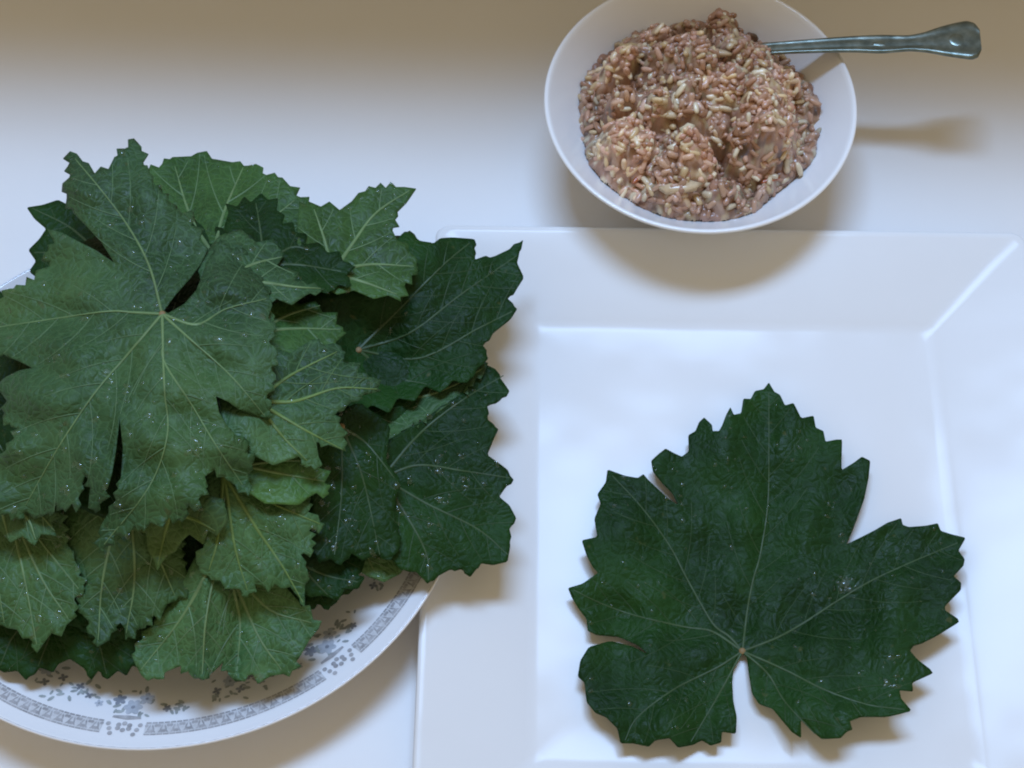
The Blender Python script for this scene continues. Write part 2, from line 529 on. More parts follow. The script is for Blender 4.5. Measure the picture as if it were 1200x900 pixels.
def palette(r, kind):
    if kind == 'grain':
        c = [(0.72, 0.53, 0.34), (0.66, 0.42, 0.28), (0.80, 0.66, 0.45), (0.56, 0.32, 0.21), (0.66, 0.41, 0.29), (0.42, 0.22, 0.125), (0.70, 0.52, 0.29), (0.60, 0.37, 0.25), (0.50, 0.28, 0.18), (0.74, 0.50, 0.37), (0.82, 0.72, 0.52)]
    else:
        c = [(0.56, 0.31, 0.21), (0.46, 0.24, 0.15), (0.64, 0.40, 0.28), (0.60, 0.35, 0.26), (0.38, 0.19, 0.10)]
    q = np.array(c[r.randint(len(c))])
    return np.clip(q * r.uniform(0.85, 1.12), 0, 0.9)

def set_tint(me, cols):
    a = me.color_attributes.new('tint', 'FLOAT_COLOR', 'POINT')
    a.data.foreach_set('color', np.concatenate([cols, np.ones((len(cols), 1))], 1).astype(np.float32).ravel())

# sticky surface: grains and crumbs half sunk into one another
GN = 230
EXT = 0.0545
gx = np.linspace(-EXT, EXT, GN)
PX, PY = np.meshgrid(gx, gx)
PP = np.column_stack([PX.ravel(), PY.ravel()])
base_h = fill_h(PP).reshape(GN, GN)
H = base_h - 0.0016
TC = np.tile(np.array([0.30, 0.16, 0.095]), (GN, GN, 1))
cell = gx[1] - gx[0]
for k in range(2600):
    r = 0.0525 * math.sqrt(rs.rand()); a = rs.rand() * 6.283
    cx, cy = r * math.cos(a), r * math.sin(a)
    meat = rs.rand() < 0.34
    la, lb = (rs.uniform(0.0014, 0.0030),) * 2 if meat else (rs.uniform(0.0026, 0.0038), rs.uniform(0.0012, 0.0018))
    if meat: lb = la * rs.uniform(0.6, 1.0)
    th = rs.rand() * 3.1416; hgt = rs.uniform(0.0008, 0.0026)
    i0, i1 = max(0, int((cy - la + EXT) / cell)), min(GN, int((cy + la + EXT) / cell) + 2)
    j0, j1 = max(0, int((cx - la + EXT) / cell)), min(GN, int((cx + la + EXT) / cell) + 2)
    dx, dy = PX[i0:i1, j0:j1] - cx, PY[i0:i1, j0:j1] - cy
    u_, w_ = (dx * math.cos(th) + dy * math.sin(th)) / la, (-dx * math.sin(th) + dy * math.cos(th)) / lb
    q = 1 - u_ * u_ - w_ * w_
    ci, cj = min(GN - 1, max(0, int((cy + EXT) / cell))), min(GN - 1, max(0, int((cx + EXT) / cell)))
    zz = 0.5 * base_h[i0:i1, j0:j1] + 0.5 * base_h[ci, cj] - 0.0012 + hgt * np.sqrt(np.clip(q, 0, 1))
    msk = (q > 0) & (zz > H[i0:i1, j0:j1])
    H[i0:i1, j0:j1] = np.where(msk, zz, H[i0:i1, j0:j1])
    col_ = palette(rs, 'meat' if meat else 'grain') * clump_tone(cx, cy) * 0.74  # mash colour darkened, so crevices between the loose grains look shaded
    if rs.rand() < 0.10: col_ = col_ * 0.45
    TC[i0:i1, j0:j1] = np.where(msk[..., None], col_, TC[i0:i1, j0:j1])
def soften(A, n):
    for _ in range(n):
        B = A.copy()
        B[1:-1, 1:-1] = 0.4 * A[1:-1, 1:-1] + 0.15 * (A[:-2, 1:-1] + A[2:, 1:-1] + A[1:-1, :-2] + A[1:-1, 2:])
        A = B
    return A
H = soften(H, 1); TC = soften(TC, 1)
RR = np.hypot(PX, PY)
inr = np.interp(H + FZ, [0.0195 * BH, 0.0305 * BH, 0.0428 * BH, 0.0550 * BH], [0.035 * BK, 0.0448 * BK, 0.0540 * BK, 0.0622 * BK]) + 0.0004      # bowl wall at that height
keep = RR < inr
idx = -np.ones((GN, GN), int); idx[keep] = np.arange(keep.sum())
v = np.column_stack([PX[keep], PY[keep], H[keep]]) - FO
f = []
for i in range(GN - 1):
    for j in range(GN - 1):
        q = (idx[i, j], idx[i, j + 1], idx[i + 1, j + 1], idx[i + 1, j])
        if min(q) >= 0: f.append(q)
mo = mesh_obj('minced_mash', v, f, M_grain, filling)
set_tint(mo.data, np.clip(TC[keep], 0.02, 0.95))

def grain_mesh(seed, L, R, bend):
    r = np.random.RandomState(seed)
    rings, seg = 6, 6
    vv = []
    for i in range(rings):
        u = -1 + 2 * (i + 0.5) / rings
        rad = R * math.sqrt(max(0.05, 1 - abs(u) ** 2.6)) * r.uniform(0.9, 1.08)
        for j in range(seg):
            a = 2 * math.pi * j / seg
            vv.append((u * L / 2, rad * math.cos(a) + bend * u * u * L, 0.85 * rad * math.sin(a)))
    ff = []
    for i in range(rings - 1):
        for j in range(seg):
            k = (j + 1) % seg
            ff.append((i * seg + j, i * seg + k, (i + 1) * seg + k, (i + 1) * seg + j))
    ff.append(tuple(range(seg - 1, -1, -1)))
    ff.append(tuple((rings - 1) * seg + j for j in range(seg)))
    return np.array(vv), ff
def lump_mesh(seed, R):
    r = np.random.RandomState(seed)
    bm = bmesh.new()
    bmesh.ops.create_icosphere(bm, subdivisions=2, radius=R)
    fn = sines(seed + 50, 5, R * 1.2, R * 3)
    for q in bm.verts:
        s = 1 + 0.34 * float(fn([(q.co.x + q.co.z, q.co.y - q.co.z)])[0])
        q.co *= s
        q.co.z *= 0.8
    vv = np.array([q.co[:] for q in bm.verts]); ff = [tuple(x.index for x in q.verts) for q in bm.faces]
    bm.free()
    return vv, ff

G = [grain_mesh(s, rs.uniform(0.0052, 0.0074), rs.uniform(0.00122, 0.00160), rs.uniform(-0.07, 0.07)) for s in range(8)]
LUMP = [lump_mesh(s, 0.0026) for s in range(5)]
items = []
for kind, n in (('grain', 1250), ('lump', 420)):
    for i in range(n):
        r = (0.0510 if kind == 'grain' else 0.0450) * math.sqrt(rs.rand()); a = rs.rand() * 2 * math.pi
        x, y = r * math.cos(a), r * math.sin(a)
        e = 0.0008
        h0, hx, hy = fill_h([(x, y), (x + e, y), (x, y + e)])
        nrm = Vector((-(hx - h0) / e, -(hy - h0) / e, 1)).normalized()
        off = rs.uniform(-0.0006, 0.0013) if kind == 'grain' else rs.uniform(-0.0008, 0.0010)
        q = nrm.to_track_quat('Z', 'X').to_matrix() @ Matrix.Rotation(rs.rand() * 6.283, 3, 'Z') @ Matrix.Rotation(rs.normal(0, 0.40), 3, 'Y') @ Matrix.Rotation(rs.rand() * 6.28, 3, 'X')
        s = rs.uniform(0.8, 1.12) if kind == 'grain' else rs.uniform(0.30, 0.85)
        items.append((kind, off, np.array(q) * s, np.array([x, y, h0 + off]) - FO, rs.randint(1 << 20)))
grains = sorted([i for i in items if i[0] == 'grain'], key=lambda i: -(i[1] + 0.03 * i[3][2]))
tops, rest = grains[:300], grains[300:]
# 300 grains in full view, one object each, sharing a few meshes
GM = []
for gi in range(8):
    for ci in range(6):
        me = bpy.data.meshes.new('rice_grain')
        me.from_pydata([tuple(q) for q in G[gi][0]], [], G[gi][1]); me.update()
        me.polygons.foreach_set('use_smooth', [True] * len(me.polygons))
        me.materials.append(M_grain)
        set_tint(me, np.tile(palette(np.random.RandomState(gi * 7 + ci * 31 + 2), 'grain') * (0.82 + 0.085 * ci), (len(G[gi][0]), 1)))
        GM.append(me)
for n, (k, off, m, loc, sd) in enumerate(tops):
    o = bpy.data.objects.new('rice_grain', GM[(sd % 8) * 6 + min(5, max(0, int(round((clump_tone(loc[0], loc[1]) - 0.72) / 0.10))))])
    o.parent = filling
    M4 = Matrix([[*m[0], loc[0]], [*m[1], loc[1]], [*m[2], loc[2]], [0, 0, 0, 1]])
    o.matrix_local = M4
    COL.objects.link(o)
def joined(name, lst, shapes, mat, kind):
    vv, ff, cc = [], [], []
    b = 0
    for (k, off, m, loc, sd) in lst:
        sv, sf = shapes[sd % len(shapes)]
        vv.append(sv @ m.T + loc)
        ff += [tuple(i + b for i in q) for q in sf]
        b += len(sv)
        cc.append(np.tile(palette(np.random.RandomState(sd), kind) * clump_tone(loc[0], loc[1]) * 1.02, (len(sv), 1)))
    o = mesh_obj(name, np.concatenate(vv), ff, mat, filling)
    set_tint(o.data, np.concatenate(cc))
    o['kind'] = 'stuff'
    return o
joined('rice_grains', rest, G, M_grain, 'grain')
joined('meat_crumbs', [i for i in items if i[0] == 'lump'], LUMP, M_meat, 'meat')
# a few bigger pale and orange pieces
def piece(name, u, v, z, L, R, col, rot, seed):
    sv, sf = lump_mesh(seed, 1.0)
    w = np.array(pt(u, v, z)) - np.array(filling.location)
    rr_ = math.hypot(w[0], w[1])
    if rr_ > 0.044: w = w * (0.044 / rr_)
    hz = fill_h([(w[0], w[1])])[0] - FO[2]
    c, s = math.cos(rot), math.sin(rot)
    q = sv * np.array([L, R, R * 0.75])
    q = np.column_stack([q[:, 0] * c - q[:, 1] * s, q[:, 0] * s + q[:, 1] * c, q[:, 2]])
    o = mesh_obj(name, q, sf, M_grain, filling)
    o.location = (w[0], w[1], hz + R * 0.35)
    set_tint(o.data, np.tile(np.array(col), (len(q), 1)))
piece('pale_piece', 790, 118, 0.058, 0.0070, 0.0026, (0.72, 0.58, 0.38), 0.1, 3)
piece('pale_piece', 808, 146, 0.058, 0.0036, 0.0030, (0.78, 0.66, 0.44), 0.5, 4)
piece('pale_piece', 742, 42, 0.052, 0.0055, 0.0028, (0.60, 0.44, 0.22), -0.3, 5)
piece('pale_piece', 795, 240, 0.045, 0.0070, 0.0028, (0.70, 0.54, 0.34), 0.1, 6)
piece('pale_piece', 838, 60, 0.058, 0.0075, 0.0020, (0.56, 0.42, 0.26), -0.15, 7)
for u, v_, rot in ((938, 98, 1.5), (876, 32, -0.3), (945, 202, 0.3), (752, 238, 1.7), (790, 25, 0.1), (728, 205, 0.8)):
    piece('carrot_shred', u, v_, 0.055, 0.0042, 0.0012, (0.45, 0.13, 0.05), rot, 8)

# ------------------------------------------------------------------ spoon
path = [(852, 66, 0.0365, 3.0), (892, 58, 0.0435, 6.5), (930, 55.5, 0.0465, 7.0), (975, 53, 0.0485, 8.0), (1005, 52, 0.0497, 9.0), (1032, 52, 0.0505, 10.2), (1050, 51.5, 0.0510, 9.2), (1066, 51, 0.0515, 8.4),
        (1085, 50, 0.0520, 11.0), (1104, 48.5, 0.0525, 16.0), (1122, 47.5, 0.0529, 19.5), (1136, 47, 0.0532, 21.5), (1144, 47, 0.0533, 19.0), (1149, 47, 0.0534, 11.0)]
spoon = empty('spoon', pt(1149, 47, 0.0534))
tag(spoon, 'steel spoon with flared ornamented handle sticking out of the filled bowl', 'spoon')
SO = np.array(spoon.location)
# finer path by interpolation
pa = np.array(path)
tt = np.linspace(0, len(pa) - 1, 60)
pf = np.column_stack([np.interp(tt, range(len(pa)), pa[:, c]) for c in range(4)])
ker = np.array([0.25, 0.5, 0.25])
for c in range(4):
    q = np.concatenate([[pf[0, c]], pf[:, c], [pf[-1, c]]]); pf[:, c] = np.convolve(q, ker, 'valid')
cen = ray_points(pf[:, :2], pf[:, 2])
wid = pf[:, 3] / 2800.0 * 1.38
sec = [(-1.0, 0.0), (-0.93, 0.65), (-0.78, 0.9), (-0.62, 0.68), (-0.3, 0.72), (0, 0.8), (0.3, 0.72), (0.62, 0.68), (0.78, 0.9), (0.93, 0.65), (1.0, 0.0), (0.75, -0.7), (0, -0.85), (-0.75, -0.7)]
vv, ff = [], []
for i in range(len(cen)):
    t = cen[min(i + 1, len(cen) - 1)] - cen[max(i - 1, 0)]
    t = Vector(t).normalized()
    side = Vector((0, 0, 1)).cross(t).normalized()
    up = t.cross(side)
    th = 0.0011
    for sx, sz in sec:
        vv.append(np.array(Vector(cen[i]) + side * (sx * wid[i]) + up * (sz * th)) - SO)
ns = len(sec)
for i in range(len(cen) - 1):
    for j in range(ns):
        k = (j + 1) % ns
        ff.append((i * ns + j, i * ns + k, (i + 1) * ns + k, (i + 1) * ns + j))
ff.append(tuple(range(ns))); ff.append(tuple((len(cen) - 1) * ns + j for j in range(ns - 1, -1, -1)))
mesh_obj('handle', vv, ff, M_steel, spoon)
# relief on the flared end
for (u, v_, r, sx) in ((1126, 47, 9, 1.7), (1034, 52, 4, 3.2)):
    bm = bmesh.new()
    hz = float(np.interp(u, pa[:, 0], pa[:, 2])) + 0.0004
    mtx = Matrix.Translation(pt(u, v_, hz) - Vector(SO)) @ Matrix.Diagonal((sx * r / 2800, 1.3 * r / 2800, 0.00055, 1))
    bmesh.ops.create_uvsphere(bm, u_segments=14, v_segments=8, radius=1.0, matrix=mtx)
    me = bpy.data.meshes.new('handle_relief'); bm.to_mesh(me); bm.free()
    me.polygons.foreach_set('use_smooth', [True] * len(me.polygons)); me.materials.append(M_steel)
    link(bpy.data.objects.new('handle_relief', me), spoon)
# scoop, buried in the filling
bm = bmesh.new()
bmesh.ops.create_uvsphere(bm, u_segments=20, v_segments=10, radius=1.0)
bmesh.ops.delete(bm, geom=[q for q in bm.verts if q.co.z > 0.05], context='VERTS')
for q in bm.verts: q.co = Vector((q.co.x * 0.022, q.co.y * 0.014, q.co.z * 0.007))
me = bpy.data.meshes.new('scoop'); bm.to_mesh(me); bm.free(); me.materials.append(M_steel)
me.polygons.foreach_set('use_smooth', [True] * len(me.polygons))
so = link(bpy.data.objects.new('scoop', me), spoon)
so.location = pt(800, 74, 0.034) - Vector(SO)
sm = so.modifiers.new('thick', 'SOLIDIFY'); sm.thickness = 0.0012

# ------------------------------------------------------------------ leaves
def seg_dist(p, a, b):
    ab = b - a
    t = np.clip(((p - a) @ ab) / max(1e-9, ab @ ab), 0, 1)
    return np.hypot(*(p - (a + t[:, None] * ab)).T), t

def inside(poly, p):
    x, y = p[:, 0], p[:, 1]
    res = np.zeros(len(p), bool)
    n = len(poly)
    for i in range(n):
        x1, y1 = poly[i]; x2, y2 = poly[(i + 1) % n]
        if y1 == y2: continue
        c = ((y1 > y) != (y2 > y)) & (x < (x2 - x1) * (y - y1) / (y2 - y1) + x1)
        res ^= c
    return res

def chaikin(poly, q):
    out = []
    n = len(poly)
    for i in range(n):
        a, b = poly[i], poly[(i + 1) % n]
        out.append(a + (b - a) * q); out.append(b + (a - b) * q)
    return np.array(out)

def catmull(pts, per=8):
    pts = np.asarray(pts, float)
    P = np.vstack([2 * pts[0] - pts[1], pts, 2 * pts[-1] - pts[-2]])
    out = []
    for i in range(1, len(P) - 2):
        for k in range(per):
            t = k / per
            out.append(0.5 * ((2 * P[i]) + (-P[i - 1] + P[i + 1]) * t + (2 * P[i - 1] - 5 * P[i] + 4 * P[i + 1] - P[i + 2]) * t * t + (-P[i - 1] + 3 * P[i] - 3 * P[i + 1] + P[i + 2]) * t ** 3))
    out.append(P[-2])
    return np.array(out)

class Leaf:
    """One vine leaf: outline and ribs as seen from above, draped at height zfun."""
    def __init__(s, outline, junction, ribs, zfun, mat, vein_mat, label, group=None, step=6.0, seed=0,
                 under=True, fine=0.0, wrinkle=0.0010, arch=0.0012, drops=0, rib_w=1.0, round_q=0.07, lifts=(), folds=(),
                 secondaries=True, drop_r=(0.0003, 0.0010), big_drops=(), stub=True, smooth=()):
        r = np.random.RandomState(seed)
        poly = np.array(outline, float)
        if fine > 0:       # small teeth between the traced ones
            out = []
            area = 0.5 * sum(poly[i][0] * poly[(i + 1) % len(poly)][1] - poly[(i + 1) % len(poly)][0] * poly[i][1] for i in range(len(poly)))
            for i in range(len(poly)):
                a, b = poly[i], poly[(i + 1) % len(poly)]
                d = b - a; L = np.hypot(*d)
                nrm = np.array([d[1], -d[0]]) / max(L, 1e-6) * (1 if area > 0 else -1)
                out.append(a)
                n = int(L // r.uniform(10, 17))
                if np.hypot(*((a + b) / 2 - np.array(junction, float))) < 85: n = 0
                if any(math.hypot((a + b)[0] / 2 - sx_, (a + b)[1] / 2 - sy_) < sr_ for sx_, sy_, sr_ in smooth): n = 0
                for k in range(n):
                    if r.rand() < 0.2: continue
                    t0 = (k + 0.62 + r.uniform(-0.14, 0.14)) / (n + 0.35)
                    t1 = (k + 1.0) / (n + 0.35)
                    out.append(a + d * t0 + nrm * fine * r.uniform(0.35, 1.45))
                    out.append(a + d * t1 - nrm * fine * r.uniform(0.0, 0.4))
            poly = np.array(out)
        poly = chaikin(poly, round_q)
        s.poly = poly
        s.J = np.array(junction, float)
        # ribs
        s.prim = [catmull(np.vstack([s.J, np.array(q, float)])) for q in ribs]
        s.sec = []
        if secondaries:
            for pi, q in enumerate(s.prim):
                ln = np.concatenate([[0], np.cumsum(np.hypot(*np.diff(q, axis=0).T))])
                pos = 26.0 + r.uniform(0, 12); side = r.choice([-1, 1])
                lst = []
                while pos < ln[-1] - 14:
                    i = min(int(np.searchsorted(ln, pos)), len(q) - 2)
                    t = q[min(i + 2, len(q) - 1)] - q[max(i - 2, 0)]; t = t / max(1e-6, np.hypot(*t))
                    ang = math.radians(r.uniform(38, 52)) * side
                    d = np.array([t[0] * math.cos(ang) - t[1] * math.sin(ang), t[0] * math.sin(ang) + t[1] * math.cos(ang)])
                    p0 = q[i].copy(); pth = [p0]
                    maxl = r.uniform(45, 85) * (0.55 + 0.6 * (1 - abs(pos / ln[-1] - 0.4)))
                    pp_ = p0.copy(); l = 0
                    while l < maxl:
                        d = d + 0.045 * t; d /= np.hypot(*d)
                        pp_ = pp_ + d * 6; l += 6
                        if not inside(poly, pp_[None])[0]: break
                        if l > 14 and any(o is not q and np.min(np.hypot(*(o - pp_).T)) < 7 for o in s.prim): break
                        pth.append(pp_.copy())
                    if len(pth) > 3: lst.append(np.array(pth))
                    side = -side; pos += r.uniform(14, 24)
                s.sec.append(lst)
        else:
            s.sec = [[] for _ in s.prim]
        wr = sines(seed + 100, 6, 55, 150); wr2 = sines(seed + 300, 8, 18, 40)
        pa_, pb_, ws = [], [], []
        for q in s.prim:
            for i in range(0, len(q) - 1, 2):
                pa_.append(q[i]); pb_.append(q[min(i + 2, len(q) - 1)]); ws.append(1.0)
        for l in s.sec:
            for q in l:
                for i in range(0, len(q) - 1, 2):
                    pa_.append(q[i]); pb_.append(q[min(i + 2, len(q) - 1)]); ws.append(0.55)
        sg = -1.0
        def z(p):
            p = np.atleast_2d(np.asarray(p, float))
            out = zfun(p) + wrinkle * wr(p) + 0.00016 * wr2(p)
            if arch and pa_:
                dm = np.full(len(p), 1e9); ds = np.full(len(p), 1e9)
                for a, b, w in zip(pa_, pb_, ws):
                    d, _ = seg_dist(p, a, b)
                    if w == 1.0: dm = np.minimum(dm, d)
                    else: ds = np.minimum(ds, d)
                out = out + arch * (1 - np.exp(-(dm / 16.0) ** 2)) + 0.55 * arch * (1 - np.exp(-(ds / 8.0) ** 2))
            for (x, y, sgm, amp) in lifts:
                out = out + amp * np.exp(-((p[:, 0] - x) ** 2 + (p[:, 1] - y) ** 2) / sgm ** 2)
            for (x0, y0, x1, y1, wdt, amp) in folds:
                d, _ = seg_dist(p, np.array([x0, y0], float), np.array([x1, y1], float))
                out = out + amp * np.exp(-np.abs(d) / wdt)
            return out
        s.z = z
        # mesh
        bx0, by0 = poly.min(0); bx1, by1 = poly.max(0)
        gx = np.arange(bx0, bx1, step); gy = np.arange(by0, by1, step * 0.87)
        X, Y = np.meshgrid(gx, gy)
        X = X + (np.arange(len(gy)) % 2)[:, None] * step / 2
        g = np.column_stack([X.ravel(), Y.ravel()]) + r.uniform(-0.15, 0.15, (X.size, 2)) * step
        g = g[inside(poly, g)]
        bd = np.full(len(g), 1e9)
        for i in range(len(poly)):
            d, _ = seg_dist(g, poly[i], poly[(i + 1) % len(poly)]); bd = np.minimum(bd, d)
        g = g[bd > step * 0.45]
        allp = np.vstack([poly, g])
        ed = [(i, (i + 1) % len(poly)) for i in range(len(poly))]
        vo_, _, fo_, *_r = delaunay_2d_cdt([Vector(q) for q in allp], ed, [list(range(len(poly)))], 1, 1e-4)
        v2 = np.array([q[:] for q in vo_])
        fo_ = [tuple(q) for q in fo_]
        w = ray_points(v2, z(v2))
        J3 = ray_points(s.J[None], z(s.J[None]))[0]
        s.root = empty('vine_leaf', J3)
        tag(s.root, label, 'leaf', group)
        # keep faces looking up
        ff = []
        for q in fo_:
            a, b, c = (w[i] for i in q[:3])
            ff.append(q if np.cross(b - a, c - a)[2] > 0 else q[::-1])
        bl = mesh_obj('blade', w - J3, ff, mat, s.root)
        so_ = bl.modifiers.new('thickness', 'SOLIDIFY'); so_.thickness = 0.00035; so_.offset = -1.0
        s.tri = np.array([q[:3] for q in ff]); s.w = w; s.J3 = J3
        # ribs: tapered ridges lying on the blade
        wr0 = (2.7 if under else 1.7) * rib_w
        for q, l in zip(s.prim, s.sec):
            vv, f2 = [], []
            s.ribbon(vv, f2, q, wr0, 0.5, 0.0007 if under else 0.00028)
            nmain = len(f2)
            for q2 in l:
                s.ribbon(vv, f2, q2, wr0 * 0.34, 0.3, 0.00036 if under else 0.00018)
            vo_b = mesh_obj('vein', np.array(vv) - J3, f2, vein_mat, s.root)
            vo_b.data.materials.append(M_vein_sub[vein_mat])
            vo_b.data.polygons.foreach_set('material_index', [0] * nmain + [1] * (len(f2) - nmain))
        if stub:
            bm = bmesh.new()
            bmesh.ops.create_uvsphere(bm, u_segments=10, v_segments=6, radius=0.0014, matrix=Matrix.Diagonal((1, 1, 0.6, 1)))
            me = bpy.data.meshes.new('stalk_scar'); bm.to_mesh(me); bm.free(); me.materials.append(M_stub)
            link(bpy.data.objects.new('stalk_scar', me), s.root)
        if drops or big_drops: s.add_drops(int(drops * 1.3) if drops < 100 else drops // 2, drop_r, r, big_drops)

    def ribbon(s, vv, ff, q, w0, wend, h):
        n = len(q)
        t = np.gradient(q, axis=0); t /= np.maximum(1e-6, np.hypot(*t.T))[:, None]
        nr_ = np.column_stack([-t[:, 1], t[:, 0]])
        k = np.linspace(0, 1, n)
        w = (w0 * (1 - k) + wend * k)
        zc = s.z(q)
        b = len(vv)
        for off, hh in ((-1.0, 0.00002), (-0.55, 0.8), (0, 1.0), (0.55, 0.8), (1.0, 0.00002)):
            z_ = s.z(q + nr_ * (w * off)[:, None]) if abs(off) == 1 else zc
            hz = (h * (1 - 0.7 * k)) * (hh if hh > 0.01 else 0) + 0.00003
            vv.extend(ray_points(q + nr_ * (w * off)[:, None], z_ + hz))
        for r_ in range(4):
            for i in range(n - 1):
                a = b + r_ * n + i
                ff.append((a, a + 1, a + n + 1, a + n))

    def add_drops(s, n, rr, r, big=()):
        A = s.w[s.tri[:, 0]]; B = s.w[s.tri[:, 1]]; C = s.w[s.tri[:, 2]]
        nr_ = np.cross(B - A, C - A); ar = np.linalg.norm(nr_, axis=1)
        pick = r.choice(len(ar), n, p=ar / ar.sum()) if n else np.array([], int)
        seg, rings = 8, 3
        vv, ff = [], []
        spots = []
        for i in pick:
            u, v = r.rand(2)
            if u + v > 1: u, v = 1 - u, 1 - v
            spots.append((A[i] + u * (B[i] - A[i]) + v * (C[i] - A[i]), nr_[i] / ar[i], rr[0] + (1.5 * rr[1] - rr[0]) * r.rand() ** 3.5))
        for (x, y, rad) in big:
            q = ray_points([(x, y)], s.z([(x, y)]))[0]
            spots.append((q, np.array([0, 0, 1.0]), rad * 0.8))
            for _k in range(5):
                dx, dy = r.normal(0, 7, 2)
                q = ray_points([(x + dx, y + dy)], s.z([(x + dx, y + dy)]))[0]
                spots.append((q, np.array([0, 0, 1.0]), rad * r.uniform(0.2, 0.5)))
        for p, nn, rad in spots:
            b = len(vv)
            m = np.array(Vector(nn).to_track_quat('Z', 'X').to_matrix())
            asp = r.uniform(0.65, 1.5)
            for ri in range(rings):
                ph = math.pi / 2 * ri / rings
                for j in range(seg):
                    a = 2 * math.pi * j / seg
                    loc = np.array([rad * math.cos(ph) * math.cos(a) * asp, rad * math.cos(ph) * math.sin(a) / asp, rad * 0.42 * math.sin(ph) - 0.00004])
                    vv.append(p + m @ loc)
            vv.append(p + m @ np.array([0, 0, rad * 0.42]))
            for ri in range(rings - 1):
                for j in range(seg):
                    k = (j + 1) % seg
                    ff.append((b + ri * seg + j, b + ri * seg + k, b + (ri + 1) * seg + k, b + (ri + 1) * seg + j))
            for j in range(seg):
                ff.append((b + (rings - 1) * seg + j, b + (rings - 1) * seg + (j + 1) % seg, b + rings * seg))
        o = mesh_obj('water_droplets', np.array(vv) - s.J3, ff, M_water, s.root)
        o['kind'] = 'stuff'

# ---- the single leaf on the square plate (traced at half scale)
T = [(470,660),(475,700),(483,745),(500,770),(530,780),(550,805),(575,835),(598,850),(597,808),(606,812),(625,835),(645,852),(690,850),(705,835),(718,830),(712,810),(740,800),(800,800),(857,786),(832,757),(828,737),(860,740),(858,720),(907,698),(900,688),(870,665),(853,645),(862,633),(880,628),(915,610),(968,578),(965,570),(935,550),(935,540),(972,503),(973,486),(955,470),(978,445),(981,430),(966,410),(983,380),(950,372),(925,364),(918,346),(890,352),(850,355),(836,350),(832,334),(800,345),(775,360),(740,378),(703,396),(715,370),(730,330),(745,290),(756,240),(760,200),(740,190),(720,205),(692,222),(694,150),(680,150),(655,155),(650,130),(632,122),(627,94),(598,100),(580,64),(560,70),(548,45),(535,38),(522,16),(510,32),(490,36),(480,55),(463,54),(458,88),(440,92),(432,74),(422,92),(412,118),(405,130),(390,130),(388,115),(370,98),(358,110),(350,130),(333,140),(334,178),(318,190),(300,182),(280,171),(262,185),(246,200),(250,225),(270,250),(296,276),(310,303),(288,290),(262,266),(240,245),(228,231),(215,240),(185,235),(144,220),(140,250),(120,278),(128,300),(113,335),(120,378),(84,386),(95,420),(110,450),(122,462),(85,488),(51,498),(60,520),(75,545),(95,570),(98,598),(120,608),(170,612),(215,632),(240,654),(200,634),(150,622),(100,636),(80,668),(74,705),(90,720),(95,765),(115,790),(140,800),(168,828),(175,862),(205,862),(240,870),(255,855),(290,850),(310,872),(345,866),(365,855),(385,867),(410,860),(412,835),(445,840),(447,800),(438,760),(436,720),(440,680),(448,660),(458,650)]
half = lambda pts: [(640 + x / 2.0, 440 + y / 2.0) for x, y in pts]
ribs = [half(q) for q in (
    [(470,560),(485,480),(502,420),(520,300),(522,170),(522,40)],
    [(560,605),(680,530),(760,482),(850,440),(965,392)],
    [(430,612),(390,580),(335,485),(290,400),(225,310),(155,235)],
    [(390,600),(320,588),(200,560),(120,530),(65,503)],
    [(560,690),(650,735),(750,770),(840,783)],
    [(520,700),(560,765),(630,840)],
    [(400,685),(300,735),(215,800),(185,855)],
    [(420,720),(380,790),(340,858)])]
def z_single(p):
    d = np.hypot(p[:, 0] - 870, p[:, 1] - 740)
    return 0.0070 + 0.0045 * (d / 260.0) ** 2
Leaf(half(T), (870, 763), ribs, z_single, M_dark, M_vein_dark,
     'single dark green leaf spread flat on the white square plate', step=4.6, seed=21, under=False,
     wrinkle=0.0014, arch=0.0011, drops=500, drop_r=(0.00025, 0.0008), rib_w=0.85, round_q=0.09,
     lifts=[(760, 860, 90, 0.006), (1010, 850, 110, 0.011), (690, 640, 60, 0.004), (1110, 690, 90, 0.004), (880, 500, 80, 0.002), (780, 580, 22, 0.002)],
     big_drops=[(990, 684, 0.0026), (996, 690, 0.0018), (986, 692, 0.0016), (1044, 770, 0.0020), (1040, 800, 0.0018), (1050, 804, 0.0022), (971, 590, 0.0013)])

# ---- the heap
GRP = 'vine leaves heaped on the round plate'
def dome(off, kx=1.0):
    def f(p):
        d2 = ((p[:, 0] - 225) / 1.05) ** 2 + (p[:, 1] - 470) ** 2
        return 0.0200 + 0.034 * kx * np.exp(-d2 / 255.0 ** 2) + off
    return f

HEAP = []
def heap(label, outline, J, ribs, off, mat, vm, **kw):
    kw.setdefault('seed', 40 + len(HEAP) * 7)
    kw.setdefault('fine', 5.2 if kw.get('under', True) else 2.4)
    kw.setdefault('round_q', 0.03 if kw.get('under', True) else 0.10)
    HEAP.append(Leaf(outline, J, ribs, dome(off), mat, vm, label, GRP, **kw))

